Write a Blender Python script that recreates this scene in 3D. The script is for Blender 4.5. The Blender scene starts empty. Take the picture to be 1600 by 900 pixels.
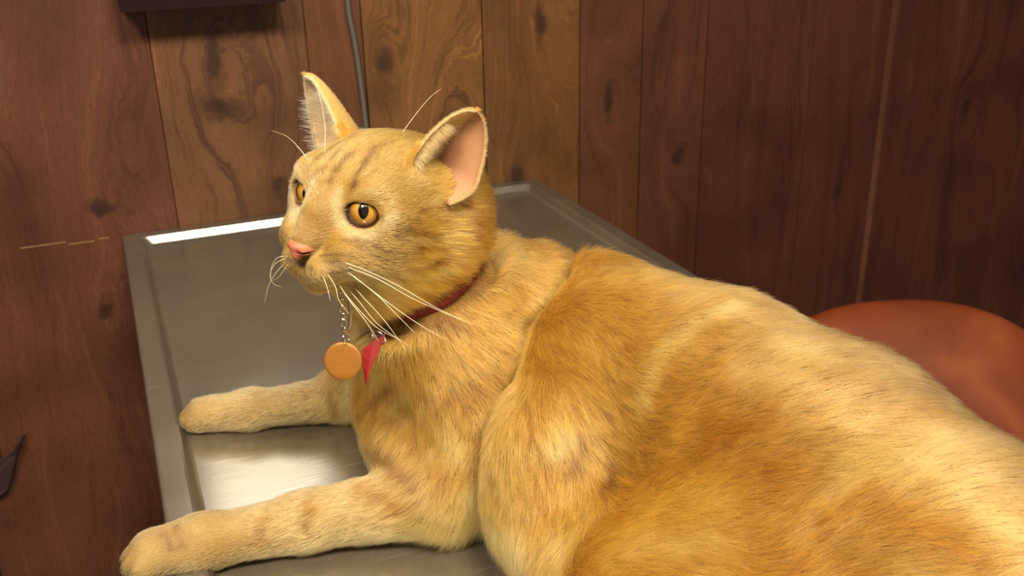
import bpy, bmesh, math
import numpy as np
from mathutils import Vector, Matrix
rng = np.random.default_rng(7)
C = bpy.context.scene.collection
S = bpy.context.scene

# ------------------------------------------------------------------ camera
TZ = 0.90                       # height of the table rim above the floor
H = 0.42                        # camera above the rim
F_, PI_, RO_, YA_ = 1522.46458, 0.392132518, -0.022795, 0.388516588
fv = np.array([math.sin(YA_)*math.cos(PI_), math.cos(YA_)*math.cos(PI_), -math.sin(PI_)])
r0 = np.array([math.cos(YA_), -math.sin(YA_), 0.0]); u0 = np.cross(r0, fv)
rt = math.cos(RO_)*r0 + math.sin(RO_)*u0
up = -math.sin(RO_)*r0 + math.cos(RO_)*u0
cam = bpy.data.cameras.new('camera'); camo = bpy.data.objects.new('camera', cam); C.objects.link(camo)
camo.matrix_world = Matrix(((rt[0], up[0], -fv[0], 0), (rt[1], up[1], -fv[1], 0), (rt[2], up[2], -fv[2], TZ+H), (0, 0, 0, 1)))
cam.sensor_width = 36; cam.lens = F_/1600*36; cam.clip_start = 0.01
cam.dof.use_dof = True; cam.dof.focus_distance = 0.58; cam.dof.aperture_fstop = 16.0
S.camera = camo
CAMP = np.array([0, 0, TZ+H])
def ray(px, py): return fv + rt*(px-800)/F_ - up*(py-450)/F_
def onz(px, py, z):
    "point of the plane z (above the rim) seen at a pixel"
    d = ray(px, py); return CAMP + d*((TZ+z)-CAMP[2])/d[2]
def onw(px, py, yw=1.338):
    d = ray(px, py); return CAMP + d*yw/d[1]
def atd(px, py, D): return CAMP + ray(px, py)*D

# ------------------------------------------------------------------ light
W = bpy.data.worlds.new('room_ambient'); S.world = W; W.use_nodes = True
W.node_tree.nodes['Background'].inputs[0].default_value = (1.0, 0.84, 0.64, 1)
W.node_tree.nodes['Background'].inputs[1].default_value = 0.26
def area(name, loc, target, sx, sy, e, col):
    l = bpy.data.lights.new(name, 'AREA'); l.shape = 'RECTANGLE'; l.size = sx; l.size_y = sy; l.energy = e; l.color = col
    o = bpy.data.objects.new(name, l); C.objects.link(o); o.location = loc
    o.rotation_euler = (Vector(target)-Vector(loc)).to_track_quat('-Z', 'Y').to_euler(); return o
area('ceiling_lamp', (-0.60, -0.25, 2.45), (0.15, 0.7, 1.0), 0.45, 0.30, 44, (1.0, 0.84, 0.60))
area('ceiling_lamp', (0.25, -0.35, 2.45), (0.3, 0.7, 1.0), 0.45, 0.30, 44, (1.0, 0.84, 0.60))
S.view_settings.view_transform = 'Standard'; S.view_settings.look = 'None'
S.view_settings.gamma = 1; S.view_settings.use_curve_mapping = False; S.view_settings.exposure = 0.06

# ------------------------------------------------------------------ helpers
def tag(o, label=None, cat=None, group=None, kind=None):
    if label: o['label'] = label
    if cat: o['category'] = cat
    if group: o['group'] = group
    if kind: o['kind'] = kind
    return o
def link(name, me, mat=None, parent=None):
    o = bpy.data.objects.new(name, me); C.objects.link(o)
    if mat: me.materials.append(mat)
    if parent: o.parent = parent
    return o
def mesh_np(name, V, Fq, mat=None, parent=None, smooth=True):
    me = bpy.data.meshes.new(name)
    me.from_pydata([tuple(v) for v in V], [], [tuple(f) for f in Fq])
    if smooth: me.polygons.foreach_set('use_smooth', np.ones(len(me.polygons), bool))
    me.update()
    return link(name, me, mat, parent)
def obj_bm(name, bm, mat, parent=None, smooth=False, bevel=0, seg=2):
    bmesh.ops.recalc_face_normals(bm, faces=bm.faces)
    me = bpy.data.meshes.new(name); bm.to_mesh(me); bm.free()
    if smooth: me.polygons.foreach_set('use_smooth', np.ones(len(me.polygons), bool))
    o = link(name, me, mat, parent)
    if bevel:
        m = o.modifiers.new('bevel', 'BEVEL'); m.width = bevel; m.segments = seg; m.limit_method = 'ANGLE'
    return o
def add_box(bm, a, b):
    vs = [bm.verts.new((x, y, z)) for x in (a[0], b[0]) for y in (a[1], b[1]) for z in (a[2], b[2])]
    for f in ((0,1,3,2),(4,6,7,5),(0,4,5,1),(2,3,7,6),(0,2,6,4),(1,5,7,3)): bm.faces.new([vs[i] for i in f])
def box(name, a, b, mat, parent=None, bevel=0):
    bm = bmesh.new(); add_box(bm, a, b); return obj_bm(name, bm, mat, parent, bevel=bevel)
def empty(name, loc):
    o = bpy.data.objects.new(name, None); o.location = loc; C.objects.link(o); o.empty_display_size = .02; return o
def keep(o, parent):
    "parent keeping the world place (parents are unrotated)"
    o.parent = parent; o.location = Vector(o.location) - Vector(parent.location); return o
def catmull(P, n):
    P = np.asarray(P, float); P = np.vstack([2*P[0]-P[1], P, 2*P[-1]-P[-2]]); out = []
    for i in range(1, len(P)-2):
        for t in np.linspace(0, 1, n, endpoint=False):
            out.append(.5*((2*P[i])+(-P[i-1]+P[i+1])*t+(2*P[i-1]-5*P[i]+4*P[i+1]-P[i+2])*t*t+(-P[i-1]+3*P[i]-3*P[i+1]+P[i+2])*t**3))
    out.append(P[-2]); return np.array(out)
def tube_np(P, R, sides=10):
    P = np.asarray(P, float); n = len(P); R = np.broadcast_to(R, (n,))
    T = np.gradient(P, axis=0); T /= np.linalg.norm(T, axis=1)[:, None]+1e-12
    ref = np.array([0, 0, 1.]) if abs(T[0][2]) < .9 else np.array([1., 0, 0])
    V = []; a = np.linspace(0, 2*np.pi, sides, endpoint=False); N = np.cross(T[0], ref); N /= np.linalg.norm(N)
    for i in range(n):
        N = N - T[i]*(N@T[i]); N /= np.linalg.norm(N); B = np.cross(T[i], N)
        V += [P[i]+R[i]*(np.cos(t)*N+np.sin(t)*B) for t in a]
    Fs = [[i*sides+j, i*sides+(j+1) % sides, (i+1)*sides+(j+1) % sides, (i+1)*sides+j] for i in range(n-1) for j in range(sides)]
    Fs += [list(range(sides))[::-1], [(n-1)*sides+j for j in range(sides)]]
    return np.array(V), Fs
def torus_np(c, ax, R, r, sx=1.0, sv=None, n=28, m=8, gap=0):
    ax = np.asarray(ax, float); ax /= np.linalg.norm(ax)
    u = np.cross(ax, sv if sv is not None else (0.1, .3, 1)); u /= np.linalg.norm(u); v = np.cross(ax, u)
    V = []
    for i in range(n):
        t = 2*np.pi*i/n; d = np.cos(t)*u*sx+np.sin(t)*v; dd = d/np.linalg.norm(d)
        for j in range(m):
            s = 2*np.pi*j/m; V.append(np.asarray(c)+R*d+r*(np.cos(s)*dd+np.sin(s)*ax))
    Fs = [[i*m+j, i*m+(j+1) % m, ((i+1) % n)*m+(j+1) % m, ((i+1) % n)*m+j] for i in range(n) for j in range(m)]
    return np.array(V), Fs

# ---- node material helper
class NT:
    def __init__(s, name):
        s.m = bpy.data.materials.new(name); s.m.use_nodes = True; s.t = s.m.node_tree; s.b = s.t.nodes['Principled BSDF']
    def n(s, typ, ins=None, **kw):
        nd = s.t.nodes.new(typ)
        for k, v in kw.items(): setattr(nd, k, v)
        for k, v in (ins or {}).items():
            if isinstance(v, bpy.types.NodeSocket): s.t.links.new(v, nd.inputs[k])
            else: nd.inputs[k].default_value = v
        return nd
    def math(s, op, a, b=0.0, c=0.0): return s.n('ShaderNodeMath', {0: a, 1: b, 2: c}, operation=op).outputs[0]
    def mix(s, f, a, b, mode='MIX'):
        nd = s.n('ShaderNodeMix', data_type='RGBA', blend_type=mode)
        for i, v in ((0, f), (6, a), (7, b)):
            if isinstance(v, bpy.types.NodeSocket): s.t.links.new(v, nd.inputs[i])
            else: nd.inputs[i].default_value = v if i == 0 or len(v) == 4 else (*v, 1)
        return nd.outputs[2]
    def ramp(s, f, stops):
        nd = s.n('ShaderNodeValToRGB', {0: f}); e = nd.color_ramp.elements
        while len(e) < len(stops): e.new(.5)
        for k, (p, c) in zip(e, stops): k.position = p; k.color = (*c, 1) if len(c) == 3 else c
        return nd.outputs[0]
    def set(s, **kw):
        for k, v in kw.items():
            k = k.replace('_', ' ')
            if isinstance(v, bpy.types.NodeSocket): s.t.links.new(v, s.b.inputs[k])
            else: s.b.inputs[k].default_value = v
        return s
def simple(name, col, rough=.5, metal=0, **kw):
    t = NT(name); t.set(Base_Color=(*col, 1), Roughness=rough, Metallic=metal, **kw); return t.m

# ------------------------------------------------------------------ materials of the room
def wood_mat(name, knots, light, mid, dark, seed):
    t = NT(name)
    g = t.n('ShaderNodeNewGeometry').outputs['Position']
    sp = t.n('ShaderNodeSeparateXYZ', {0: g}); x, z = sp.outputs[0], sp.outputs[2]
    wn = t.n('ShaderNodeTexNoise', {'Vector': g, 'Scale': 22.0, 'Detail': 4.0, 'Roughness': .65}).outputs[1]
    wv = t.n('ShaderNodeSeparateXYZ', {0: t.n('ShaderNodeVectorMath', {0: wn, 1: (.5, .5, .5)}, operation='SUBTRACT').outputs[0]})
    xw = t.math('ADD', x, t.math('MULTIPLY', wv.outputs[0], .030)); zw = t.math('ADD', z, t.math('MULTIPLY', wv.outputs[2], .075))
    low = t.n('ShaderNodeTexNoise', {'Vector': t.n('ShaderNodeCombineXYZ', {0: t.math('MULTIPLY', x, 5.0), 1: seed, 2: t.math('MULTIPLY', z, 1.5)}).outputs[0], 'Scale': 1.0, 'Detail': 2.0}).outputs[0]
    fld = t.math('ADD', t.math('MULTIPLY', x, 34.0), t.math('MULTIPLY', low, 7.5))
    kd = None
    cores = []
    for kx, kz, s, amp, cx_, cz_ in knots:
        dx = t.math('DIVIDE', t.math('SUBTRACT', xw, kx), s); dz = t.math('DIVIDE', t.math('SUBTRACT', zw, kz), s*2.3)
        r2 = t.math('ADD', t.math('MULTIPLY', dx, dx), t.math('MULTIPLY', dz, dz))
        ex = t.math('EXPONENT', t.math('MULTIPLY', r2, -.7))
        fld = t.math('ADD', fld, t.math('MULTIPLY', ex, amp))
        ux_ = t.math('DIVIDE', t.math('SUBTRACT', xw, kx), cx_); uz_ = t.math('DIVIDE', t.math('SUBTRACT', zw, kz), cz_)
        core = t.math('EXPONENT', t.math('MULTIPLY', t.math('ADD', t.math('MULTIPLY', ux_, ux_), t.math('MULTIPLY', uz_, uz_)), -1.0))
        kd = core if kd is None else t.math('MAXIMUM', kd, core)
    fine_v = t.n('ShaderNodeCombineXYZ', {0: t.math('MULTIPLY', fld, 4.0), 1: seed, 2: t.math('MULTIPLY', z, 7.0)}).outputs[0]
    fine = t.n('ShaderNodeTexNoise', {'Vector': fine_v, 'Scale': 2.2, 'Detail': 5.0, 'Roughness': .65}).outputs[0]
    band_v = t.n('ShaderNodeCombineXYZ', {0: fld, 1: seed, 2: t.math('MULTIPLY', z, .8)}).outputs[0]
    band = t.n('ShaderNodeTexNoise', {'Vector': band_v, 'Scale': 1.1, 'Detail': 3.0, 'Roughness': .6}).outputs[0]
    pore_v = t.n('ShaderNodeCombineXYZ', {0: t.math('MULTIPLY', x, 1500.0), 1: seed, 2: t.math('MULTIPLY', z, 90.0)}).outputs[0]
    pore = t.n('ShaderNodeTexNoise', {'Vector': pore_v, 'Scale': 1.0, 'Detail': 2.0}).outputs[0]
    f = t.math('ADD', t.math('MULTIPLY', band, .55), t.math('MULTIPLY', fine, .45))
    col = t.ramp(f, [(.34, dark), (.47, mid), (.55, mid), (.68, light)])
    big = t.n('ShaderNodeTexNoise', {'Vector': g, 'Scale': 6.0, 'Detail': 2.0}).outputs[0]
    col = t.mix(t.ramp(big, [(.45, (0, 0, 0)), (.7, (.55, .55, .55))]), col, tuple(.5*c for c in dark))
    if kd is not None:
        kk = t.ramp(t.math('MULTIPLY', kd, t.math('ADD', .35, t.math('MULTIPLY', fine, 1.5))), [(.18, (0, 0, 0)), (.95, (.85, .85, .85))]); col = t.mix(kk, col, (.022, .010, .008))
    col = t.mix(t.ramp(pore, [(.52, (0, 0, 0)), (.70, (.55, .55, .55))]), col, tuple(.35*c for c in mid))
    t.set(Base_Color=col, Roughness=.42, Specular_IOR_Level=.35)
    bp = t.n('ShaderNodeBump', {'Height': t.math('ADD', fine, pore), 'Strength': .12, 'Distance': .002}).outputs[0]
    t.set(Normal=bp); return t.m
def steel_mat():
    t = NT('brushed_steel')
    g = t.n('ShaderNodeTexCoord').outputs['Object']
    sp = t.n('ShaderNodeSeparateXYZ', {0: g}); x, y = sp.outputs[0], sp.outputs[1]
    v1 = t.n('ShaderNodeCombineXYZ', {0: t.math('MULTIPLY', x, 14.0), 1: t.math('MULTIPLY', y, 700.0), 2: 0.0}).outputs[0]
    a = t.n('ShaderNodeTexNoise', {'Vector': v1, 'Scale': 1.0, 'Detail': 3.0}).outputs[0]
    b = t.n('ShaderNodeTexNoise', {'Vector': g, 'Scale': 9.0, 'Detail': 4.0}).outputs[0]
    v2 = t.n('ShaderNodeMapping', {'Vector': g, 'Rotation': (0, 0, .12), 'Scale': (18, 420, 1)}).outputs[0]
    s = t.n('ShaderNodeTexNoise', {'Vector': v2, 'Scale': 1.0, 'Detail': 1.0}).outputs[0]
    scr = t.ramp(s, [(.66, (0, 0, 0)), (.76, (1, 1, 1))])
    col = t.mix(b, (.22, .205, .17), (.36, .34, .29))
    col = t.mix(t.math('MULTIPLY', scr, .28), col, (.8, .78, .72))
    rough = t.math('ADD', .10, t.math('ADD', t.math('MULTIPLY', a, .12), t.math('MULTIPLY', b, .12)))
    t.set(Base_Color=col, Metallic=.82, Roughness=rough, Anisotropic=.3)
    t.set(Normal=t.n('ShaderNodeBump', {'Height': a, 'Strength': .05, 'Distance': .0006}).outputs[0])
    return t.m
M_steel = steel_mat()
M_dark = simple('dark_plastic', (.012, .006, .007), .8, 0, Specular_IOR_Level=.1)
M_cord = simple('grey_cord', (.075, .075, .07), .5)
M_chrome = simple('chrome', (.75, .70, .60), .12, 1)
M_gap = simple('groove_shadow_board', (.05, .022, .014), .6)
M_raw = simple('raw_scuffed_wood', (.20, .115, .055), .8)

# ------------------------------------------------------------------ the room
YW = 1.338
fl = NT('floor_tile'); fl.set(Base_Color=fl.ramp(fl.n('ShaderNodeTexNoise', {'Scale': 3.0, 'Detail': 6.0}).outputs[0], [(.3, (.10, .07, .05)), (.7, (.17, .12, .08))]), Roughness=.5)
floor = box('floor', (-2.2, -2.2, -.05), (3.2, YW+.05, 0), fl.m); tag(floor, kind='structure')
wall = box('wall_back', (-2.2, YW+.012, 0), (3.2, YW+.06, 2.5), M_gap); tag(wall, kind='structure')
for nm, x_ in (('wall_right', 3.2), ('wall_left', -2.26)):
    tag(box(nm, (x_, -2.2, 0), (x_+.06, YW+.06, 2.5), simple('brown_wall_panel', (.11, .045, .028), .5)), kind='structure')
seams = [-1.9, -1.66, -1.42, -1.30, -1.06, -.86, -.62, -.40, -.255, .060, .258, .335, .511, .667, .775, .892, 1.103, 1.262, 1.276, 1.392, 1.625, 1.80, 2.05, 2.3, 2.55, 2.8, 3.05]
kn = {.060: [(.139, TZ+.215, .030, 2.2, .011, .040), (.132, TZ+.152, .036, 2.2, .030, .020), (.20, TZ+.03, .035, 1.2, .012, .02)],
      -.255: [(-.052, TZ-.108, .022, 2.6, .012, .016), (-.03, TZ+.045, .05, 1.6, .020, .012), (-.16, TZ+.22, .04, 2.0, .02, .02)],
      .335: [(.452, TZ+.080, .040, 4.2, .022, .035), (.363, TZ+.195, .02, 1.4, .016, .022), (.44, TZ-.04, .03, 2, .02, .03)],
      .511: [(.60, TZ+.23, .040, 2.6, .010, .03), (.56, TZ+.0, .03, 1.5, .02, .03)], .667: [(.715, TZ+.10, .028, 3.4, .008, .03)],
      .775: [(.848, TZ+.007, .026, 2.2, .016, .022)], 1.392: [(1.465, TZ+.015, .026, 2.8, .012, .024)], 1.103: [(1.19, TZ-.1, .02, 1.2, .008, .03)]}
tones = {-.255: ((.150, .062, .038), (.100, .036, .022), (.055, .018, .013)),          .060: ((.230, .110, .045), (.120, .054, .026), (.045, .020, .013)), .258: ((.150, .066, .032), (.105, .042, .020), (.055, .020, .011)),  # golden lit middle, reddish darker sides: light worked into the board colours
         .335: ((.290, .145, .042), (.140, .064, .022), (.042, .018, .009)), .511: ((.230, .112, .036), (.120, .053, .019), (.048, .019, .009)),
         .667: ((.150, .060, .026), (.090, .034, .017), (.048, .016, .010)), .775: ((.115, .044, .026), (.078, .028, .018), (.045, .014, .011))}
tones[1.262] = ((.15, .065, .048), (.11, .046, .032), (.07, .026, .018))
deft = ((.105, .036, .026), (.068, .022, .017), (.040, .012, .011))
for i in range(len(seams)-1):
    a, b = seams[i], seams[i+1]
    m = wood_mat('wood_board', kn.get(a, [((a+b)/2, TZ+.6, .03, 2.0, .01, .02)]), *tones.get(a, deft), seed=3.7*i)
    g = .0010 if .3 < a < 1.0 else .0005
    box('board', (a+g, YW, 0), (b-g, YW+.0125, 2.5), m, wall, bevel=.0007)
# scuffed joint at table height
for (pa, pb) in (((32, 391), (103, 378)), ((108, 385), (148, 376)), ((155, 375), (171, 371))):
    A, B = onw(*pa), onw(*pb)
    box('scuff_mark', (A[0], YW-.0005, B[2]-.0009), (B[0], YW+.001, B[2]+.0008), M_raw, wall)

# ------------------------------------------------------------------ steel table
table = empty('exam_table', (.29, 1.0, 0))
tag(table, 'brushed stainless steel examination table with a raised rim, under the cat', 'table')
X0, X1, Y0, Y1 = -.013, .592, .02, YW-.002
zf = -.010                                    # recessed surface below the rim
def tray():
    bm = bmesh.new()
    def ring(ins, z, rad):
        out = []
        for (cx, cy, a0) in ((X1-ins, Y1-ins, 0), (X0+ins, Y1-ins, 90), (X0+ins, Y0+ins, 180), (X1-ins, Y0+ins, 270)):
            sx = -1 if a0 in (0, 270) else 1; sy = -1 if a0 in (0, 90) else 1
            for k in range(7):
                t = math.radians(a0+15*k); out.append(bm.verts.new((cx+sx*rad+rad*math.cos(t), cy+sy*rad+rad*math.sin(t), TZ+z)))
        return out
    rings = [ring(.0, -.035, .006), ring(.0, -.002, .006), ring(.0012, -.0004, .006), ring(.003, 0, .006), ring(.020, 0, .007), ring(.0222, -.0008, .008), ring(.0272, zf+.0012, .010), ring(.0295, zf, .012)]
    for a, b in zip(rings, rings[1:]):
        for i in range(28): bm.faces.new([a[i], a[(i+1) % 28], b[(i+1) % 28], b[i]])
    bm.faces.new(rings[-1]); bm.faces.new(rings[0][::-1])
    return bm
keep(obj_bm('table_top', tray(), M_steel), table)
for x in (X0+.05, X1-.05):
    for y in (Y0+.06, Y1-.06):
        keep(box('leg', (x-.018, y-.018, 0), (x+.018, y+.018, TZ-.034), M_steel, bevel=.003), table)
keep(box('lower_shelf', (X0+.03, Y0+.05, .22), (X1-.03, Y1-.05, .24), M_steel, bevel=.003), table)

# ------------------------------------------------------------------ light box on the wall, its cord
lb = empty('light_box', (.13, YW, TZ+.29))
tag(lb, 'dark framed lit viewing box on the wall, only its lower edge showing at the top', 'light box')
em = NT('lit_opal_panel'); em.set(Base_Color=(.8, .78, .7, 1), Emission_Color=(1, .93, .84, 1), Emission_Strength=3.2)
bx0, bx1, bz0, bz1, by = .031, .226, TZ+.290, TZ+.62, YW-.055
bm = bmesh.new(); add_box(bm, (bx0, by+.004, bz0), (bx1, YW-.001, bz1))
keep(obj_bm('casing', bm, M_dark, bevel=.004), lb)
bm = bmesh.new()
for a, b in (((bx0, bz0), (bx1, bz0+.022)), ((bx0, bz1-.022), (bx1, bz1)), ((bx0, bz0+.022), (bx0+.012, bz1-.022)), ((bx1-.012, bz0+.022), (bx1, bz1-.022))):
    add_box(bm, (a[0], by-.002, a[1]), (b[0], by+.006, b[1]))
keep(obj_bm('bezel', bm, M_dark), lb)
keep(box('lit_panel', (bx0+.012, by+.001, bz0+.022), (bx1-.012, by+.005, bz1-.022), em.m), lb)
cp = [onw(541, -120, YW-.006), onw(543, 0, YW-.006), onw(553, 60, YW-.006), onw(561, 110, YW-.006), onw(570, 180, YW-.006), onw(577, 260, YW-.006), onw(582, 330, YW-.006), onw(586, 420, YW-.006), onw(588, 520, YW-.006)]
V, Fs = tube_np(catmull(cp, 8), .0036, 12)
tag(mesh_np('power_cord', V, Fs, M_cord), 'grey electrical cord running down the wood paneling behind the cat', 'cord')

# ------------------------------------------------------------------ chair behind the cat
ch = empty('waiting_chair', (.95, .80, 0))
tag(ch, 'orange brown vinyl chair with a rounded back, right of the table behind the cat', 'chair')
t = NT('orange_brown_vinyl')
nz = t.n('ShaderNodeTexNoise', {'Vector': t.n('ShaderNodeTexCoord').outputs['Object'], 'Scale': 7.0, 'Detail': 5.0, 'Distortion': .8}).outputs[0]
t.set(Base_Color=t.ramp(nz, [(.35, (.115, .022, .006)), (.52, (.150, .030, .008)), (.70, (.22, .055, .015))]), Roughness=.42)
t.set(Normal=t.n('ShaderNodeBump', {'Height': t.n('ShaderNodeTexNoise', {'Scale': 260.0}).outputs[0], 'Strength': .15, 'Distance': .001}).outputs[0])
M_vinyl = t.m
M_leg = simple('dark_painted_steel', (.03, .028, .026), .4, .6)
def pad(name, c, ux, uy, w, h, th, pw=2.6, bulge=.35, n=72, rings=22):
    "a rounded cushion: superellipse outline in the plane ux, uy, domed on both faces"
    ux = np.array(ux, float); uy = np.array(uy, float); nn = np.cross(ux, uy); V = []; Fs = []
    rl = [.02, .2, .4, .6, .75, .86, .93, .97, .99, .998, 1.0]
    prof = [(r_, (1-min(r_, .99999)**3.2)**(1/2.4)) for r_ in rl]; prof += [(r_, -z_) for r_, z_ in prof[::-1][1:]]; rings = len(prof)
    for rr, cz in prof:
        for k in range(n):
            t = 2*math.pi*k/n; cx, sy = math.cos(t), math.sin(t)
            x = math.copysign(abs(cx)**(2/pw), cx)*w*rr; y = math.copysign(abs(sy)**(2/pw), sy)*h*rr
            V.append(np.array(c)+ux*x+uy*y+nn*cz*th)
    for i in range(rings-1):
        for k in range(n): Fs.append([i*n+k, i*n+(k+1) % n, (i+1)*n+(k+1) % n, (i+1)*n+k])
    Fs += [list(range(n)), [(rings-1)*n+k for k in range(n)][::-1]]
    return mesh_np(name, V, Fs, M_vinyl)
def nrm(v): v = np.array(v, float); return v/np.linalg.norm(v)
bu = nrm((.93, -.36, 0)); bn = nrm((.30, .78, -.80)); bv = nrm(np.cross(bu, -bn)); bv = bv if bv[2] > 0 else -bv
bv = nrm(bv - bu*(bv@bu))
cb = onw(1436, 672, .86)
keep(pad('backrest', cb, bu, bv, .235, .19, .030, 2.3), ch)
sc = cb + np.array([.05, -.22, -.28])
keep(pad('seat', (sc[0], sc[1], .45), bu, nrm(np.cross((0, 0, 1), bu)), .22, .21, .035, 3.2), ch)
for s in (-1, 1):
    for q in (-1, 1):
        p = np.array([sc[0], sc[1], 0])+bu*s*.17+nrm(np.cross((0, 0, 1), bu))*q*.16
        V, Fs = tube_np([p*[1, 1, 0]+bu*s*.02, p+np.array([0, 0, .43])], .011, 10); keep(mesh_np('leg', V, Fs, M_leg), ch)
    V, Fs = tube_np(catmull([np.array([sc[0], sc[1], .43])+bu*s*.17+nrm(np.cross((0, 0, 1), bu))*.16, np.array([sc[0], sc[1], .55])+bu*s*.17+nrm(np.cross((0, 0, 1), bu))*.22, cb+bu*s*.15-bv*.06-np.array([0, 0, .0])], 6), .010, 10)
    keep(mesh_np('back_support', V, Fs, M_leg), ch)

# ================================================================== THE CAT
ZF = TZ + zf + .0005                          # surface it lies on
HM = np.array([[-0.8617, 0.5005, 0.0836], [-0.5058, -0.8604, -0.0623], [0.0408, -0.0959, 0.9946]])
HC = np.array([.1422, .5903, TZ+.2282]); HS = 1.08
def hw(p): return HM@(np.array(p, float)*HS)+HC            # head frame (forward, left, up) to world
def hd(v): return HM@np.array(v, float)
def w(x, y, z): return np.array([x, y, TZ+z])
prims = []      # kind, data, group, k, flow direction
def cone(a, b, ra, rb, grp, k=.02, flow=None):
    a, b = np.array(a, float), np.array(b, float)
    prims.append(('c', (a, b, ra, rb), grp, k, nrm(b-a) if flow is None else nrm(flow)))
def ell(c, r, grp, k=.02, flow=(1, 0, 0), rotm=None):
    prims.append(('e', (np.array(c, float), np.array(r, float), np.eye(3) if rotm is None else rotm), grp, k, nrm(flow)))
def hell(c, r, k=.008, flow=(-1, 0, 0), grp='F'):
    prims.append(('e', (hw(c), np.array(r)*HS, HM), grp, k, hd(nrm(flow))))
def hcone(a, b, ra, rb, k=.008, flow=None, grp='F'):
    a_, b_ = hw(a), hw(b); prims.append(('c', (a_, b_, ra*HS, rb*HS), grp, k, nrm(b_-a_) if flow is None else hd(nrm(flow))))

# --- rear group: rib cage, belly, loin, haunch
spine = [w(.278, .580, .078), w(.305, .542, .089), w(.335, .476, .089), w(.353, .386, .087), w(.355, .292, .077), w(.340, .190, .066), w(.31, .10, .064)]
rad = [.064, .078, .080, .080, .078, .070, .055]
FL = [(.5, -.45, -.75), (.6, -.55, -.45), (.85, -.48, -.12), (.92, -.38, -.05), (.90, -.45, .0), (.85, -.55, 0)]
for i in range(6): cone(spine[i], spine[i+1], rad[i], rad[i+1], 'R', .02, flow=FL[i])
ell(w(.306, .580, .136), (.026, .036, .036), 'R', .02, flow=(.45, -.8, .1))          # shoulder blade hump
ell(w(.232, .508, .058), (.044, .042, .062), 'R', .03, flow=(.1, -.3, -.9))        # loose flank skin over the elbow
ell(w(.245, .470, .030), (.055, .075, .034), 'R', .03, flow=(.2, -.5, -.9))      # belly spread on the table
ell(w(.255, .330, .045), (.075, .085, .046), 'R', .07, flow=(.5, -.8, -.1))      # thigh
cone(w(.23, .26, .022), w(.13, .22, .012), .024, .018, 'R', .02)                 # hind foot
cone(w(.31, .10, .03), w(.40, .0, .012), .018, .012, 'R', .02, flow=(.5, -.8, 0))
# --- front group: chest, shoulders, neck, forelegs
cone(w(.242, .625, .085), w(.203, .632, .070), .064, .046, 'F', .03, flow=(.8, -.2, -.4))
cone(w(.268, .622, .124), w(.218, .618, .140), .048, .040, 'F', .03, flow=(.8, -.1, -.5))
cone(w(.214, .618, .145), hw((-.030, 0, -.014)), .038, .034, 'F', .03, flow=(.7, .1, -.7))
ell(w(.158, .602, .040), (.026, .034, .036), 'F', .025, flow=(-.2, -.2, -1))
cone(w(.176, .608, .120), w(.172, .640, .060), .034, .034, 'F', .03, flow=(.1, .1, -1))
ell(w(.212, .567, .075), (.044, .028, .062), 'F', .03, flow=(.4, -.2, -.8))       # near shoulder
ell(w(.266, .584, .104), (.032, .032, .046), 'F', .02, flow=(.45, -.3, -.75))
cone(w(.215, .560, .060), w(.172, .556, .024), .036, .026, 'F', .02, flow=(-.3, -.1, -.9))
cone(w(.172, .560, .021), w(.080, .585, .010), .0262, .0185, 'F', .015)
cone(w(.080, .585, .010), w(.010, .592, .009), .0185, .0165, 'F', .012)
cone(w(.010, .592, .009), w(-.022, .590, .011), .0185, .0165, 'F', .012)
# far leg
cone(w(.190, .700, .062), w(.152, .748, .020), .036, .022, 'F', .02, flow=(-.3, .1, -.9))
cone(w(.150, .748, .012), w(.070, .772, .005), .0190, .0145, 'F', .015)
cone(w(.070, .772, .005), w(.031, .782, .005), .0160, .0148, 'F', .012)
# toes
for q in (-.0118, -.0040, .0040, .0118):
    ell(w(-.036+abs(q)*.6, .590+q*1.1, .008), (.0095, .0052, .0100), 'F', .003, flow=(-1, 0, -.2))
    ell(w(.017+abs(q)*.5, .786+q*.88, .001), (.0090, .0043, .0085), 'F', .0025, flow=(-1, .3, -.2))
# --- head
cone(hw((-.002, .002, -.040)), w(.203, .622, .095), .026, .042, 'F', .02, flow=(.1, -.1, -1))
hell((-.010, 0, .011), (.044, .040, .035), .01)
hell((-.036, .004, -.004), (.034, .041, .040), .012, (-1, 0, -.3))
hell((-.012, .008, -.034), (.036, .032, .022), .015, (-1, .3, -.4))
hell((-.046, .014, -.006), (.030, .034, .034), .015, (-1, .2, -.3))
hell((-.036, .016, -.022), (.030, .032, .030), .015, (-1, .3, -.4))
for s in (-1, 1):
    hell((.007, s*.027, -.012), (.027, .018, .025), .012, (-.8, s*.5, -.25))
    hell((.017, s*.022, .022), (.015, .014, .011), .010, (-.7, s*.2, .6))
    hell((.030, s*.019, -.013), (.017, .013, .014), .010, (-.8, s*.5, -.2))
    hell((.0405, s*.0100, -.0215), (.0140, .0112, .0100), .005, (-.5, s*.8, -.4))
    hell((.024, s*.018, -.010), (.018, .013, .013), .010, (-.8, s*.5, -.2))
    hell((.014, s*.034, .006), (.013, .008, .013), .010, (-.8, s*.5, 0))
hcone((.010, 0, .022), (.034, 0, .006), .017, .0125, .010, (-1, 0, .5))
hcone((.034, 0, .006), (.049, 0, -.007), .0115, .0078, .006, (-1, 0, .6))
hcone((.014, 0, -.029), (.0385, 0, -.0305), .016, .0105, .008, (-.9, 0, -.4))
EYE_C = {s: hw((.0228, s*.0212, .0108)) for s in (-1, 1)}; EYE_R = .0108*HS

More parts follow.
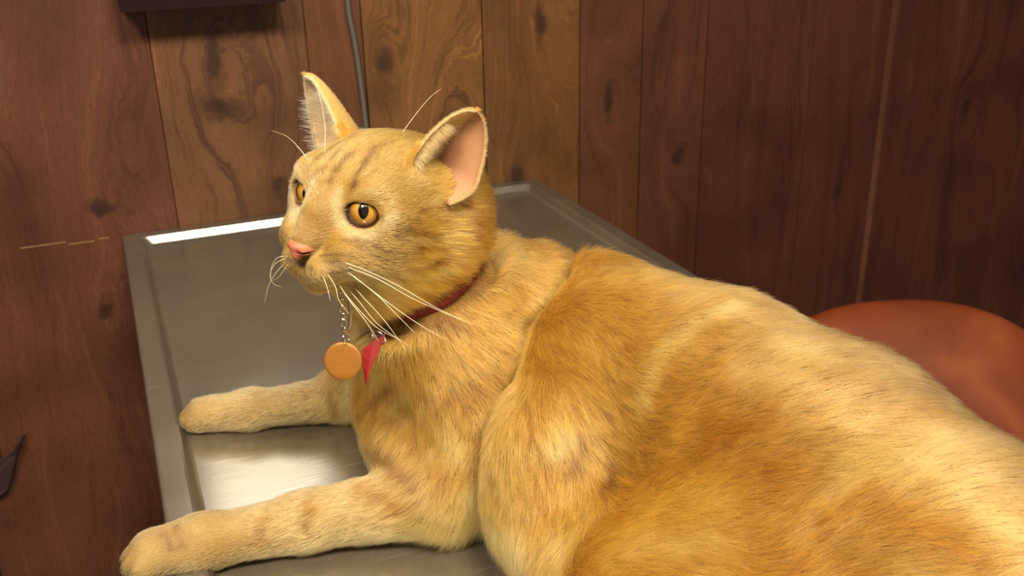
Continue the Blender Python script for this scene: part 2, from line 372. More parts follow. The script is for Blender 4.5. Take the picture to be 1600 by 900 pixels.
def sdf_one(p, X, Y, Z):
    k_, d = p[0], p[1]
    if k_ == 'c':
        a, b, ra, rb = d; ba = b-a; L = np.linalg.norm(ba); u = ba/L
        px, py, pz = X-a[0], Y-a[1], Z-a[2]
        t = np.clip((px*u[0]+py*u[1]+pz*u[2])/L, 0, 1)
        return np.sqrt((px-t*ba[0])**2+(py-t*ba[1])**2+(pz-t*ba[2])**2)-(ra+(rb-ra)*t)
    c, r, Rm = d
    px, py, pz = X-c[0], Y-c[1], Z-c[2]
    q = [(px*Rm[0, i]+py*Rm[1, i]+pz*Rm[2, i])/r[i] for i in range(3)]
    l = np.sqrt(q[0]**2+q[1]**2+q[2]**2)+1e-9
    g = np.sqrt((q[0]/r[0])**2+(q[1]/r[1])**2+(q[2]/r[2])**2)+1e-9
    return l*(l-1)/g
def smin(a, b, k):
    h = np.maximum(k-np.abs(a-b), 0)/k; return np.minimum(a, b)-h*h*k*.25
def bounds(p):
    if p[0] == 'c': a, b, ra, rb = p[1]; r = max(ra, rb); return np.minimum(a, b)-r, np.maximum(a, b)+r
    c, r, Rm = p[1]; e = np.sqrt(((Rm*r)**2).sum(1)); return c-e, c+e
def spacing(lo, hi, f0, f1, coarse, fine):
    out = [lo]
    while out[-1] < hi: out.append(out[-1]+(fine if f0-coarse < out[-1] < f1 else coarse))
    return np.array(out)
gx = spacing(-.055, .455, .055, .235, .0032, .0014); gy = spacing(-.03, .82, .50, .68, .0032, .0014); gz = spacing(ZF-.004, TZ+.285, TZ+.165, TZ+.285, .0030, .0014)
fields = {}
for grp in 'FR':
    D = np.full((len(gx), len(gy), len(gz)), .03, np.float32)
    for p in prims:
        if p[2] != grp: continue
        lo, hi = bounds(p); m = .022+p[3]*.5
        sl = [slice(max(0, np.searchsorted(g, lo[i]-m)-1), np.searchsorted(g, hi[i]+m)+1) for i, g in enumerate((gx, gy, gz))]
        X, Y, Z = gx[sl[0]][:, None, None].astype(np.float32), gy[sl[1]][None, :, None].astype(np.float32), gz[sl[2]][None, None, :].astype(np.float32)
        D[tuple(sl)] = smin(D[tuple(sl)], sdf_one(p, X, Y, Z), p[3])
    fields[grp] = D
D = smin(fields['F'], fields['R'], .0016)+.0085*np.exp(-((fields['F']-fields['R'])/.0035)**2)      # the fold of skin behind the shoulder
# the eye sockets are carved, the lids close round them
for s in (-1, 1):
    d = np.sqrt((gx[:, None, None]-EYE_C[s][0])**2+(gy[None, :, None]-EYE_C[s][1])**2+(gz[None, None, :]-EYE_C[s][2])**2)
    lid = d-(EYE_R+.0018)                              # lids: a thin shell over the eyeball, then cut open by an almond
    D = smin(D, lid.astype(np.float32), .004)
    ax_f = nrm(hd((.88, s*.47, .04))); ax_s = nrm(hd((-.47, s*.88, 0.0))); ax_s = nrm(ax_s-ax_f*(ax_s@ax_f)); ax_u = np.cross(ax_f, ax_s)*(1 if np.cross(ax_f, ax_s)[2] > 0 else -1)
    ax_s, ax_u = nrm(ax_s*math.cos(.12)+ax_u*math.sin(.12)), nrm(ax_u*math.cos(.12)-ax_s*math.sin(.12))
    P3 = [gx[:, None, None]-EYE_C[s][0], gy[None, :, None]-EYE_C[s][1], gz[None, None, :]-EYE_C[s][2]]
    a_ = P3[0]*ax_s[0]+P3[1]*ax_s[1]+P3[2]*ax_s[2]; b_ = P3[0]*ax_u[0]+P3[1]*ax_u[1]+P3[2]*ax_u[2]; f_ = P3[0]*ax_f[0]+P3[1]*ax_f[1]+P3[2]*ax_f[2]
    aw, bh = .0116, .0082
    al = np.where(f_ > 0, (np.sqrt((a_/aw)**2+(b_/bh)**2)-1)*bh, .02)
    D = np.maximum(D, -np.maximum(al, -(.05-f_))).astype(np.float32)
# the coat is pressed in under the collar
COLC = w(.183, .610, .168); COLN = nrm((-.38, -.06, .93))
P3 = [gx[:, None, None]-COLC[0], gy[None, :, None]-COLC[1], gz[None, None, :]-COLC[2]]
hh = P3[0]*COLN[0]+P3[1]*COLN[1]+P3[2]*COLN[2]; rr_ = np.sqrt(np.maximum(P3[0]**2+P3[1]**2+P3[2]**2-hh**2, 0))
gro = np.where(rr_ < .075, np.maximum((.0385+np.abs(hh)*.6)-rr_, np.abs(hh)-.013), .02)
D = np.maximum(D, -gro).astype(np.float32); del P3, hh, rr_, gro
D = np.maximum(D, (ZF-gz)[None, None, :]).astype(np.float32)      # flattened where it lies
# far foreleg and near foreleg keep to the table; nothing below it
def surface_nets(xs, ys, zs, D):
    I = D < 0
    c = I[:-1, :-1, :-1].astype(np.int8)
    for dx, dy, dz in ((1,0,0),(0,1,0),(0,0,1),(1,1,0),(1,0,1),(0,1,1),(1,1,1)):
        c = c + I[dx:I.shape[0]-1+dx, dy:I.shape[1]-1+dy, dz:I.shape[2]-1+dz]
    act = np.argwhere((c > 0) & (c < 8))
    idx = -np.ones(c.shape, np.int32); idx[tuple(act.T)] = np.arange(len(act))
    offs = np.array([(i, j, k) for i in (0, 1) for j in (0, 1) for k in (0, 1)])
    P = []; Vv = []
    for o_ in offs:
        q = act+o_; Vv.append(D[tuple(q.T)]); P.append(np.stack([xs[q[:, 0]], ys[q[:, 1]], zs[q[:, 2]]], 1))
    acc = np.zeros((len(act), 3)); n = np.zeros(len(act))
    for i in range(8):
        for j in range(i+1, 8):
            if np.abs(offs[i]-offs[j]).sum() != 1: continue
            a, b = Vv[i], Vv[j]; m = (a < 0) != (b < 0); t = a[m]/(a[m]-b[m])
            acc[m] += P[i][m]+(P[j][m]-P[i][m])*t[:, None]; n[m] += 1
    V = acc/n[:, None]; Q = []
    for ax in range(3):
        o1, o2 = [(1, 2), (2, 0), (0, 1)][ax]
        sh = [slice(None)]*3; sh2 = [slice(None)]*3; sh[ax] = slice(0, -1); sh2[ax] = slice(1, None)
        A, B = I[tuple(sh)], I[tuple(sh2)]; e = np.argwhere(A != B)
        e = e[(e[:, o1] > 0) & (e[:, o2] > 0) & (e[:, o1] < D.shape[o1]-1) & (e[:, o2] < D.shape[o2]-1)]
        u1 = np.zeros(3, int); u1[o1] = 1; u2 = np.zeros(3, int); u2[o2] = 1
        q = np.stack([idx[tuple((e-u1-u2).T)], idx[tuple((e-u2).T)], idx[tuple(e.T)], idx[tuple((e-u1).T)]], 1)
        flip = ~A[tuple(e.T)]; q[flip] = q[flip][:, ::-1]; Q.append(q)
    return V, np.vstack(Q)
BV, BQ = surface_nets(gx, gy, gz, D)
# light smoothing, then normals
def smooth(V, Q, it, f=.5):
    e = np.vstack([Q[:, [0, 1]], Q[:, [1, 2]], Q[:, [2, 3]], Q[:, [3, 0]]])
    for _ in range(it):
        s_ = np.zeros_like(V); n_ = np.zeros(len(V))
        for k in range(3): s_[:, k] = np.bincount(e[:, 0], V[e[:, 1], k], len(V))+np.bincount(e[:, 1], V[e[:, 0], k], len(V))
        n_ = np.bincount(e[:, 0], minlength=len(V))+np.bincount(e[:, 1], minlength=len(V))
        V = V+(s_/np.maximum(n_, 1)[:, None]-V)*f
    return V
BV = smooth(BV, BQ, 2, .4)
EAR_V, EAR_F = [], []
cat = empty('cat', (.25, .55, ZF))
tag(cat, 'orange tabby cat with amber eyes lying on the steel table, head raised', 'cat')
fur_mat = NT('cat_coat_skin'); ca = fur_mat.n('ShaderNodeAttribute', attribute_name='coat').outputs['Color']
fur_mat.set(Base_Color=ca, Roughness=.7)

# --- ears: one curved sheet each, furry outside, bare pink inside; they belong to the body mesh
def ear(s, B, axis, open_, Hh, Wd, rp=2.0, nu=29, nv=22, th=.0011):
    B = np.array(B); axis = nrm(axis); open_ = np.array(open_, float); open_ = nrm(open_-axis*(open_@axis)); side = np.cross(axis, open_)
    out = []
    for layer in (0, 1):
        for j in range(nv):
            v = j/(nv-1)
            for i in range(nu):
                u = -1+2*i/(nu-1)
                r = Wd*((1-v**rp)**.62*(1-.10*v)+.02)*(1-.50*max(0, 1-v/.30)**1.5)
                tm = math.radians(100-28*v)
                rr = r - (th if layer else 0)*1.0
                th_ = u*tm
                # horseshoe section open to the front, leaning back with height
                p = B+axis*(Hh*v - .006*(1-abs(u))*0)+side*rr*math.sin(th_)*1.0-open_*(rr*math.cos(th_)*.80)+open_*(.30*Wd*(1-v)-.10*Hh*v*v)
                out.append(p)
    n = nu*nv; Fs = []
    def q(a, b, c_, d): Fs.append([a, b, c_, d])
    for j in range(nv-1):
        for i in range(nu-1):
            a = j*nu+i; q(a, a+1, a+1+nu, a+nu); q(n+a, n+a+nu, n+a+1+nu, n+a+1)
    for i in range(nu-1):
        a = (nv-1)*nu+i; q(a, a+1, n+a+1, n+a); a = i; q(a, n+a, n+a+1, a+1)
    for j in range(nv-1):
        a = j*nu; q(a, a+nu, n+a+nu, n+a); a = j*nu+nu-1; q(a, n+a, n+a+nu, a+nu)
    V = np.array([hw(p) for p in out])
    return V, Fs, n
ears = {}
offv = len(BV); Vall = [BV]; Fall = [list(map(int, q)) for q in BQ]; inner_idx = []
EARP = {1: dict(B=(-.019, .033, .017), axis=(-.20, .40, .88), open_=(.68, .73, .0), Hh=.054, Wd=.0210, rp=2.8),
        -1: dict(B=(-.015, -.030, .019), axis=(.27, -.50, .82), open_=(.93, -.35, .0), Hh=.058, Wd=.0235, rp=1.8)}
for s in (1, -1):
    V, Fs, n = ear(s, **EARP[s])
    if s == -1: Fs = [f[::-1] for f in Fs]
    ears[s] = (offv, n, V); Vall.append(V); Fall += [[a+offv for a in f] for f in Fs]
    inner_idx.append(np.arange(offv+n, offv+2*n)); offv += len(V)
Vall = np.vstack(Vall)
from mathutils.bvhtree import BVHTree
bvh = BVHTree.FromPolygons([tuple(v) for v in BV.tolist()], BQ.tolist())
def hit(px, py):
    d = Vector(ray(px, py)); r = bvh.ray_cast(Vector(CAMP), d.normalized())
    return None if r[0] is None else np.array(r[0])
ORA, DRK, GLD, CRM, TAN, WHT = (.34, .145, .022), (.18, .076, .018), (.54, .29, .050), (.60, .385, .115), (.50, .29, .09), (.82, .62, .28)
# markings, and the painted mouth groove: a line of points on the coat, its half width (mm), colour, strength
MARKS = [
 ([(548,238),(528,262),(516,280)], 3, DRK, .6), ([(578,243),(562,268),(553,292)], 3, DRK, .6), ([(525,240),(507,262)], 2.6, DRK, .5),
 ([(610,222),(580,236)], 3, DRK, .4), ([(500,262),(488,280)], 2.4, DRK, .45), ([(590,262),(572,280)], 3, ORA, .4),
 ([(596,342),(640,362),(690,372)], 3.4, DRK, .75), ([(560,372),(610,392),(660,398)], 3.2, DRK, .55), ([(640,345),(700,348)], 2.6, ORA, .5),
 ([(640,420),(690,412),(735,385)], 3.0, DRK, .6), ([(600,412),(640,440)], 3, DRK, .5), ([(726,312),(738,350),(745,372)], 4, DRK, .8), ([(700,330),(712,352)], 3, DRK, .5), ([(752,300),(766,330)], 3, DRK, .4),
 ([(748,395),(700,425),(640,455),(600,470)], 3.4, CRM, .8), ([(655,385),(715,372)], 3.0, CRM, .6), ([(660,310),(690,330)], 4, CRM, .4),
 ([(552,358),(575,366),(600,352),(612,338)], 4.4, WHT, 1.), ([(556,303),(580,302),(604,314)], 3.0, WHT, .6), ([(720,300),(738,322)], 3, DRK, .7), ([(745,330),(752,368)], 3.5, DRK, .7), ([(700,318),(722,340)], 2.2, DRK, .6), ([(620,368),(655,388),(700,392)], 2.2, DRK, .6), ([(655,330),(700,326)], 2.0, ORA, .6), ([(760,345),(755,385)], 3, GLD, .6), ([(640,370),(668,376)], 2.2, CRM, .7), ([(560,385),(600,405),(640,412)], 1.6, DRK, .55), ([(540,375),(570,380)], 2.2, DRK, .35), ([(650,235),(615,245)], 4, CRM, .35), ([(538,352),(548,362)], 4, WHT, .8), ([(531,300),(527,322),(531,345)], 4.2, WHT, .8), ([(560,305),(590,306),(615,322)], 3.5, CRM, .7),
 ([(455,318),(456,340),(462,330)], 4, WHT, .85), ([(462,285),(478,268)], 4, CRM, .8),
 ([(500,330),(482,358),(470,370)], 6, TAN, .8), ([(505,300),(500,330)], 5, TAN, .5),
 ([(455,420),(480,440),(520,455)], 7, CRM, .9), ([(480,405),(520,412),(545,420)], 6, CRM, .8), ([(478,419),(520,428),(556,420)], 1.5, (.16,.07,.03), .9), ([(461,404),(470,414),(486,420)], 1.3, (.20,.08,.04), .8),  # the thin dark lines paint the shade of the mouth groove
 ([(505,408),(530,408)], 1.2, DRK, .5), ([(500,400),(530,398),(555,402)], 1.1, DRK, .4),
 ([(620,290),(660,280)], 6, CRM, .45), ([(690,250),(660,230)], 5, CRM, .3),
 ([(852,430),(815,475),(780,525),(752,570)], 2.4, ORA, 1.0), ([(690,512),(725,520)], 5, DRK, .6), ([(870,392),(840,388)], 14, ORA, .6), ([(900,420),(880,455)], 5, CRM, .5),
 ([(760,600),(735,650)], 9, ORA, .8), ([(800,560),(780,590)], 6, ORA, .5), ([(600,560),(640,540)], 6, GLD, .6),
 ([(620,600),(590,630),(564,655)], 4, DRK, .7), ([(560,680),(580,705),(612,742),(645,765)], 5.5, DRK, .85), ([(712,620),(680,650),(650,675)], 6, ORA, .8), ([(600,660),(640,700)], 4, ORA, .7), ([(660,720),(690,760)], 6, ORA, .6),
 ([(640,620),(610,650)], 5, CRM, .4), ([(700,680),(715,720)], 7, CRM, .35),
 ([(500,750),(560,764),(620,800)], 6, ORA, .75), ([(492,756),(480,796),(476,822)], 4.5, ORA, .7), ([(410,812),(402,850)], 4, ORA, .55), ([(256,834),(268,858)], 1.8, DRK, .5), ([(276,822),(284,854)], 1.8, DRK, .5), ([(550,810),(540,850)], 5, CRM, .6), ([(600,840),(690,815)], 6, CRM, .7), ([(330,820),(350,860)], 8, CRM, .4),
 ([(468,602),(476,622)], 3, ORA, .4), ([(516,615),(522,650)], 4.5, DRK, .7), ([(545,605),(552,650),(556,700)], 6.0, WHT, .8),
 ([(912,690),(900,744)], 6, DRK, .8), ([(964,738),(950,770)], 5, DRK, .75), ([(838,770),(850,820)], 6, ORA, .9), ([(876,710),(886,700)], 8, CRM, .7), ([(970,806),(1024,830)], 6, ORA, .8), ([(830,700),(850,660)], 6, ORA, .6),
 ([(1012,636),(1036,560),(1084,518),(1156,482)], 6.5, CRM, .65), ([(990,560),(1010,500)], 7, ORA, .45), ([(1120,700),(1140,680),(1190,655)], 8, ORA, .85), ([(1190,745),(1250,730)], 9, ORA, .6), ([(1060,700),(1080,650)], 8, GLD, .5),
 ([(1240,545),(1270,560)], 12, CRM, .35), ([(1330,740),(1370,705),(1450,722),(1540,795),(1600,850)], 8, CRM, .45), ([(1276,840),(1330,770)], 9, CRM, .6),
 ([(1262,880),(1300,815),(1370,775)], 9, ORA, .8), ([(1400,800),(1470,830),(1540,880)], 10, ORA, .6), ([(958,880),(1036,800),(1120,785)], 17, GLD, .8), ([(1000,870),(1130,850)], 14, CRM, .35),
 ([(1564,722),(1600,770)], 4, DRK, .7), ([(1210,508),(1290,516)], 4, DRK, .4), ([(1340,545),(1420,590)], 4, TAN, .6), ([(958,400),(928,440)], 12, ORA, .7), ([(1100,445),(1000,425)], 7, ORA, .4),
 ([(740,800),(780,850),(815,880)], 11, CRM, .75), ([(720,790),(760,760)], 8, CRM, .5), ([(1180,580),(1300,640),(1400,690)], 14, TAN, .5), ([(1480,690),(1560,760)], 14, TAN, .5)]
MP = []
for pts, hwid, colr, st in MARKS:
    q = [h for h in (hit(*p) for p in pts) if h is not None]
    if len(q) >= 2:
        q = catmull(q, 5) if len(q) > 2 else np.array([q[0]+(q[1]-q[0])*t for t in np.linspace(0, 1, 5)])
        MP.append((q, hwid/1000., np.array(colr), st))
def vnoise(P, f, seed=0):
    "smooth noise in -1..1 from a few rotated sines"
    r = np.random.default_rng(100+seed); o = np.zeros(len(P))
    for i in range(7):
        d = r.normal(size=3); d /= np.linalg.norm(d); o += np.sin((P@d)*f*r.uniform(.6, 1.7)+r.uniform(0, 6.28)+1.3*np.sin((P@r.normal(size=3))*f*.4+i))
    return o/4.0
def coat(P):
    n = len(P); z = (P[:, 2]-TZ)
    col = np.empty((n, 3)); col[:] = (.405, .195, .030)
    t = np.clip((P[:, 0]-.24)/.14, 0, 1)[:, None]*np.clip((.56-P[:, 1])/.15, 0, 1)[:, None]
    col = col*(1-t)+np.array((.240, .136, .043))*t                 # sandier over the loin, darkened to offset the nearer lamp
    def bl(m, c): nonlocal col; m = np.clip(m, 0, 1)[:, None]; col = col*(1-m)+np.array(c)*m
    legs = np.clip((.17-P[:, 0])/.05, 0, 1)*np.clip((.06-z)/.03, 0, 1); bl(legs*.75, (.74, .50, .19))
    bl(np.clip((.045-z)/.04, 0, 1)*.55, (.70, .46, .15))             # paler low on the belly
    s1 = vnoise(P*[1, 1, 1], 70, 1)+.4*vnoise(P, 160, 2); bl(np.clip(s1-.15, 0, 1)*.45, ORA); bl(np.clip(-s1-.3, 0, 1)*.4, CRM)
    hp = (P-HC)@HM/HS
    inh = np.clip(1-(np.linalg.norm(hp-[-.0, 0, 0], axis=1)-.055)/.015, 0, 1)
    bl(inh*.75, (.63, .375, .082))
    bl(inh*np.clip((-.018-hp[:, 2])/.01, 0, 1)*np.clip((hp[:, 0]-.02)/.01, 0, 1)*.8, CRM)
    # far side of the face gets the near side's markings mirrored
    PM = P.copy(); fs = (hp[:, 1] < -.004) & (inh > .3); hm = hp[fs]*[1, -1, 1]; PM[fs] = (hm*HS)@HM.T+HC
    for q, hwid, c, st in MP:
        lo, hi = q.min(0)-3*hwid, q.max(0)+3*hwid
        for base_, msk in ((P, np.ones(n, bool)), (PM, fs)):
            if base_ is PM and not fs.any(): continue
            ii = np.nonzero(msk & ((base_ > lo) & (base_ < hi)).all(1))[0]
            if not len(ii): continue
            B_ = base_[ii]; d = np.full(len(ii), 1.)
            for a, b in zip(q[:-1], q[1:]):
                ba = b-a; tt = np.clip(((B_-a)@ba)/(ba@ba+1e-12), 0, 1); d = np.minimum(d, np.linalg.norm(B_-a-tt[:, None]*ba, axis=1))
            m = np.exp(-(d/hwid)**2*1.1)*min(1., st*1.55)*(1 if base_ is P else .9)
            m = m*(1+.35*vnoise(B_, 420, 5)); m = np.clip(m, 0, 1)[:, None]
            col[ii] = col[ii]*(1-m)+c*m
    return col
COL = np.ones((len(Vall), 4)); COL[:, :3] = coat(Vall)*.42  # skin darkened so the gaps between hairs look shaded
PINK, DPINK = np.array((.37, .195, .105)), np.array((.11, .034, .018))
for s in (1, -1):
    o_, n_, V_ = ears[s]; nu_, nv_ = 29, 22
    jj = np.repeat(np.linspace(0, 1, nv_), nu_); uu = np.tile(np.linspace(-1, 1, nu_), nv_)
    deep = np.clip(1.30-jj*1.35, 0, 1)*np.clip(1.25-abs(uu+s*.25)*1.2, 0, 1)  # darker pink deep inside stands for the shade of the hollow
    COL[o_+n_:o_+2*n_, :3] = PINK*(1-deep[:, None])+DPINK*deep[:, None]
    COL[o_:o_+n_, :3] = (.40, .20, .05)
    if s == -1: COL[o_+n_:o_+2*n_, :3] = COL[o_+n_:o_+2*n_, :3]*.4+np.array((.75, .55, .36))*.6  # far ear skin paled as if light came through it
# bare skin at the lid rims
for s in (1, -1):
    d = np.linalg.norm(Vall[:len(BV)]-EYE_C[s], axis=1)
    m = d < EYE_R+.0026; fr = (Vall[:len(BV)]-EYE_C[s])@nrm(hd((.88, s*.47, 0))); m &= fr > .0
    al = np.clip((EYE_R+.0026-d)/.0012, 0, 1)*m
    COL[:len(BV), :3] = COL[:len(BV), :3]*(1-al[:, None])+np.array((.16, .07, .035))*al[:, None]
me = bpy.data.meshes.new('body'); me.from_pydata([tuple(v) for v in Vall.tolist()], [], Fall)
me.polygons.foreach_set('use_smooth', np.ones(len(me.polygons), bool)); me.update()
at_ = me.attributes.new('coat', 'FLOAT_COLOR', 'POINT'); at_.data.foreach_set('color', COL.astype(np.float32).ravel())
body = link('body', me, fur_mat.m); keep(body, cat)
NV = len(Vall); VN = np.zeros(NV*3); me.vertex_normals.foreach_get('vector', VN) if False else me.vertices.foreach_get('normal', VN); VN = VN.reshape(-1, 3)

# --- eyes: amber ball, slit pupil, clear wet gloss
def eye_dir(s, px, py):
    d = nrm(ray(px, py)); oc = CAMP-EYE_C[s]; b = oc@d; c_ = oc@oc-EYE_R**2; t = -b-math.sqrt(max(b*b-c_, 0)); return nrm(CAMP+d*t-EYE_C[s])
GAZE = {1: eye_dir(1, 568, 329), -1: eye_dir(-1, 480, 303)}
for s in (1, -1):
    g = GAZE[s]; upv = nrm(hd((0, 0, 1))); sd = nrm(np.cross(upv, g)); upv = np.cross(g, sd)
    Re = np.stack([sd, upv, g], 1)
    t = NT('amber_iris'); oc = t.n('ShaderNodeTexCoord').outputs['Object']
    nz = t.n('ShaderNodeVectorMath', {0: oc}, operation='NORMALIZE').outputs[0]; cz = t.n('ShaderNodeSeparateXYZ', {0: nz})
    rad_ = t.math('SQRT', t.math('ADD', t.math('MULTIPLY', cz.outputs[0], cz.outputs[0]), t.math('MULTIPLY', cz.outputs[1], cz.outputs[1])))
    ang = t.math('ARCTAN2', cz.outputs[0], cz.outputs[1])
    fib = t.n('ShaderNodeTexNoise', {'Vector': t.n('ShaderNodeCombineXYZ', {0: t.math('MULTIPLY', ang, 9.0), 1: t.math('MULTIPLY', rad_, 3.0), 2: 0.0}).outputs[0], 'Scale': 2.0}).outputs[0]
    c = t.ramp(t.math('ADD', rad_, t.math('MULTIPLY', t.math('SUBTRACT', fib, .5), .12)), [(.15, (.34, .19, .025)), (.45, (.40, .22, .028)), (.66, (.24, .10, .014)), (.74, (.05, .02, .01)), (.9, (.06, .025, .018))])
    t.set(Base_Color=c, Roughness=.25, Coat_Weight=1.0, Coat_Roughness=.02)
    bm = bmesh.new(); bmesh.ops.create_uvsphere(bm, u_segments=48, v_segments=32, radius=EYE_R)
    for v in bm.verts:                                   # cornea bulge
        q = v.co.normalized(); v.co *= 1+.045*math.exp(-((1-q.z)/.12)**2)
    e = obj_bm('eye', bm, t.m, smooth=True)
    e.matrix_world = Matrix(((*Re[0], 0), (*Re[1], 0), (*Re[2], 0), (0, 0, 0, 1)))
    e.location = Vector(EYE_C[s]); keep(e, cat)
    # pupil: a thin lens laid on the ball
    V = []; Fs = []
    for i in range(9):
        for k in range(36):
            a = 2*math.pi*k/36; f = i/8; x, y = f*.0031*math.cos(a)*(1-.15*abs(math.sin(a))), f*.0052*math.sin(a)
            q = nrm((x, y, math.sqrt(EYE_R**2-x*x-y*y))); r = EYE_R*(1+.045*math.exp(-((1-q[2])/.12)**2))+.00012*(1-f**4)
            V.append(q*r)
    for i in range(8):
        for k in range(36): Fs.append([i*36+k, i*36+(k+1) % 36, (i+1)*36+(k+1) % 36, (i+1)*36+k])
    p = mesh_np('pupil', V, Fs, simple('pupil_black', (.004, .003, .003), .12, Coat_Weight=1.0, Coat_Roughness=.02)); p.parent = e
# --- nose leather
def local_sdf(name, fn, lo, hi, n, mat, parent, it=2):
    g = [np.linspace(lo[i], hi[i], n[i]) for i in range(3)]
    X, Y, Z = np.meshgrid(*g, indexing='ij'); V, Q = surface_nets(*g, fn(X, Y, Z)); V = smooth(V, Q, it, .4)
    V = (V*HS)@HM.T+HC; o = mesh_np(name, V, Q.tolist(), mat); keep(o, parent); return o, V
def E_(X, Y, Z, c, r):
    q = [(A-c[i])/r[i] for i, A in enumerate((X, Y, Z))]; l = np.sqrt(q[0]**2+q[1]**2+q[2]**2)+1e-9; g = np.sqrt((q[0]/r[0])**2+(q[1]/r[1])**2+(q[2]/r[2])**2)+1e-9; return l*(l-1)/g
def nose_fn(X, Y, Z):
    Ya = np.abs(Y)
    d = E_(X, Ya, Z, (.0535, .0, -.0080), (.0055, .0066, .0034))
    d = smin(d, E_(X, Ya, Z, (.0520, .0046, -.0098), (.0050, .0034, .0030)), .002)
    d = smin(d, E_(X, Ya, Z, (.0545, 0, -.0125), (.0040, .0028, .0042)), .003)
    hole = E_(X, Ya, Z, (.0560, .0040, -.0108), (.0042, .0015, .0013)); hole = np.minimum(hole, E_(X, Ya, Z, (.0535, .0068, -.0108), (.0040, .0026, .0009)))
    return np.maximum(d, -hole)
tn = NT('nose_leather'); nn_ = tn.n('ShaderNodeTexNoise', {'Scale': 900.0}).outputs[0]
tn.set(Base_Color=(.44, .145, .085, 1), Roughness=.45, Subsurface_Weight=.15, Subsurface_Radius=(.004, .0015, .001), Normal=tn.n('ShaderNodeBump', {'Height': nn_, 'Strength': .3, 'Distance': .0003}).outputs[0])
nose, NVv = local_sdf('nose', nose_fn, (.046, -.0095, -.019), (.0605, .0095, -.003), (52, 66, 56), tn.m, cat)

# ------------------------------------------------------------------ fur

COLLAR = (COLC, COLN); TAGD = .612
NH = 470000
tri = np.array(Fall[:len(BQ)]); A_, B_, C_, D_ = (Vall[tri[:, i]] for i in range(4))
ar = .5*np.linalg.norm(np.cross(B_-A_, C_-A_), axis=1)+.5*np.linalg.norm(np.cross(C_-A_, D_-A_), axis=1)
fc = (A_+B_+C_+D_)/4; fn_ = np.cross(C_-A_, D_-B_); fn_ /= np.linalg.norm(fn_, axis=1)[:, None]+1e-12
vd = CAMP-fc; dist = np.linalg.norm(vd, axis=1); vd /= dist[:, None]
facing = (fn_*vd).sum(1)
hf = (fc-HC)@HM/HS; head_ = np.clip(1-(np.linalg.norm(hf, axis=1)-.05)/.02, 0, 1)
wgt = ar*np.where(facing > -.35, 1.0, .22)*(1+1.3*head_)*np.where(fc[:, 1] < .22, .4, 1)*np.where(fc[:, 2] < ZF+.0015, .0, 1)
for s in (1, -1):                       # no fur inside the lids
    d = np.linalg.norm(fc-EYE_C[s], axis=1); wgt[d < EYE_R+.0024] = 0
wgt[(np.linalg.norm((hf-[.0535, 0, -.0105])/[1.2, 1, 1], axis=1) < .0062)] = 0
cd = np.abs((fc-COLC)@COLN); wgt[(cd < .0056) & (np.linalg.norm(fc-COLC, axis=1) < .062)] = 0     # pressed flat under the strap
pk = rng.choice(len(tri), NH, p=wgt/wgt.sum()); u, v = rng.random((2, NH, 1))
P0 = (A_[pk]*(1-u)+B_[pk]*u)*(1-v)+(D_[pk]*(1-u)+C_[pk]*u)*v
N0 = VN[tri[pk]].mean(1); N0 /= np.linalg.norm(N0, axis=1)[:, None]
def flow_at(P):
    fl_ = np.zeros_like(P); dg = {'F': np.full(len(P), .05), 'R': np.full(len(P), .05)}
    for p in prims:
        lo, hi = bounds(p); ii = np.nonzero(((P > lo-.03) & (P < hi+.03)).all(1))[0]
        if not len(ii): continue
        d = sdf_one(p, P[ii, 0], P[ii, 1], P[ii, 2]); dg[p[2]][ii] = np.minimum(dg[p[2]][ii], d); wv = np.exp(-np.maximum(d, 0)/.004)
        fl_[ii] += wv[:, None]*p[4]
    return fl_, np.abs(dg['F']-dg['R'])
Ft, fold = flow_at(P0); hp = (P0-HC)@HM/HS
inh = np.clip(1-(np.linalg.norm(hp, axis=1)-.055)/.015, 0, 1)
# on the face the hair runs away from the nose
rad3 = hp-np.array([.058, 0, -.004]); rad3[:, 2] += .25*np.clip(-hp[:, 2], 0, 1); rad3 /= np.linalg.norm(rad3, axis=1)[:, None]
Ft = Ft/(np.linalg.norm(Ft, axis=1)[:, None]+1e-9); Ft = Ft*(1-inh[:, None])+(rad3@HM.T)*inh[:, None]
def tang(v, n): v = v-n*(v*n).sum(1)[:, None]; return v/(np.linalg.norm(v, axis=1)[:, None]+1e-9)
T0 = tang(Ft, N0); Bt = np.cross(N0, T0)
z0 = P0[:, 2]-ZF
L0 = np.full(NH, .0150)
legs = np.clip((.165-P0[:, 0])/.05, 0, 1)*np.clip((.075-z0)/.02, 0, 1); L0 = L0*(1-legs)+.0075*legs
paw = np.clip((.06-P0[:, 0])/.04, 0, 1)*legs; L0 = L0*(1-paw)+.0034*paw
face = inh*np.clip((hp[:, 0]+.028+.030*np.clip((hp[:, 2])/.012, 0, 1))/.05, 0, 1); L0 = L0*(1-face)+(.0040)*face
muz = inh*np.clip((hp[:, 0]-.030)/.015, 0, 1); L0 = L0*(1-muz)+.0026*muz
jaw = inh*np.clip((-.018-hp[:, 2])/.01, 0, 1)*np.clip((.030-hp[:, 0])/.02, 0, 1); L0 = L0*(1-jaw)+.0145*jaw
belly = (1-legs)*(1-inh)*np.clip((.055-z0)/.04, 0, 1)*np.clip((P0[:, 0]-.17)/.03, 0, 1); L0 = L0*(1-belly)+.024*belly
nb = (np.abs((P0-COLC)@COLN) < .0105) & (np.linalg.norm(P0-COLC, axis=1) < .062); L0[nb] = np.minimum(L0[nb], .0045)
L0 = np.where(fold < .006, np.minimum(L0, .0065), L0)
L0 *= rng.uniform(.65, 1.15, NH)*(1+.15*vnoise(P0, 300, 9))
ang = .26*vnoise(P0, 90, 11)+.20*vnoise(P0, 420, 12)+rng.normal(0, .11, NH); ang *= (1-.45*np.maximum(face, paw))
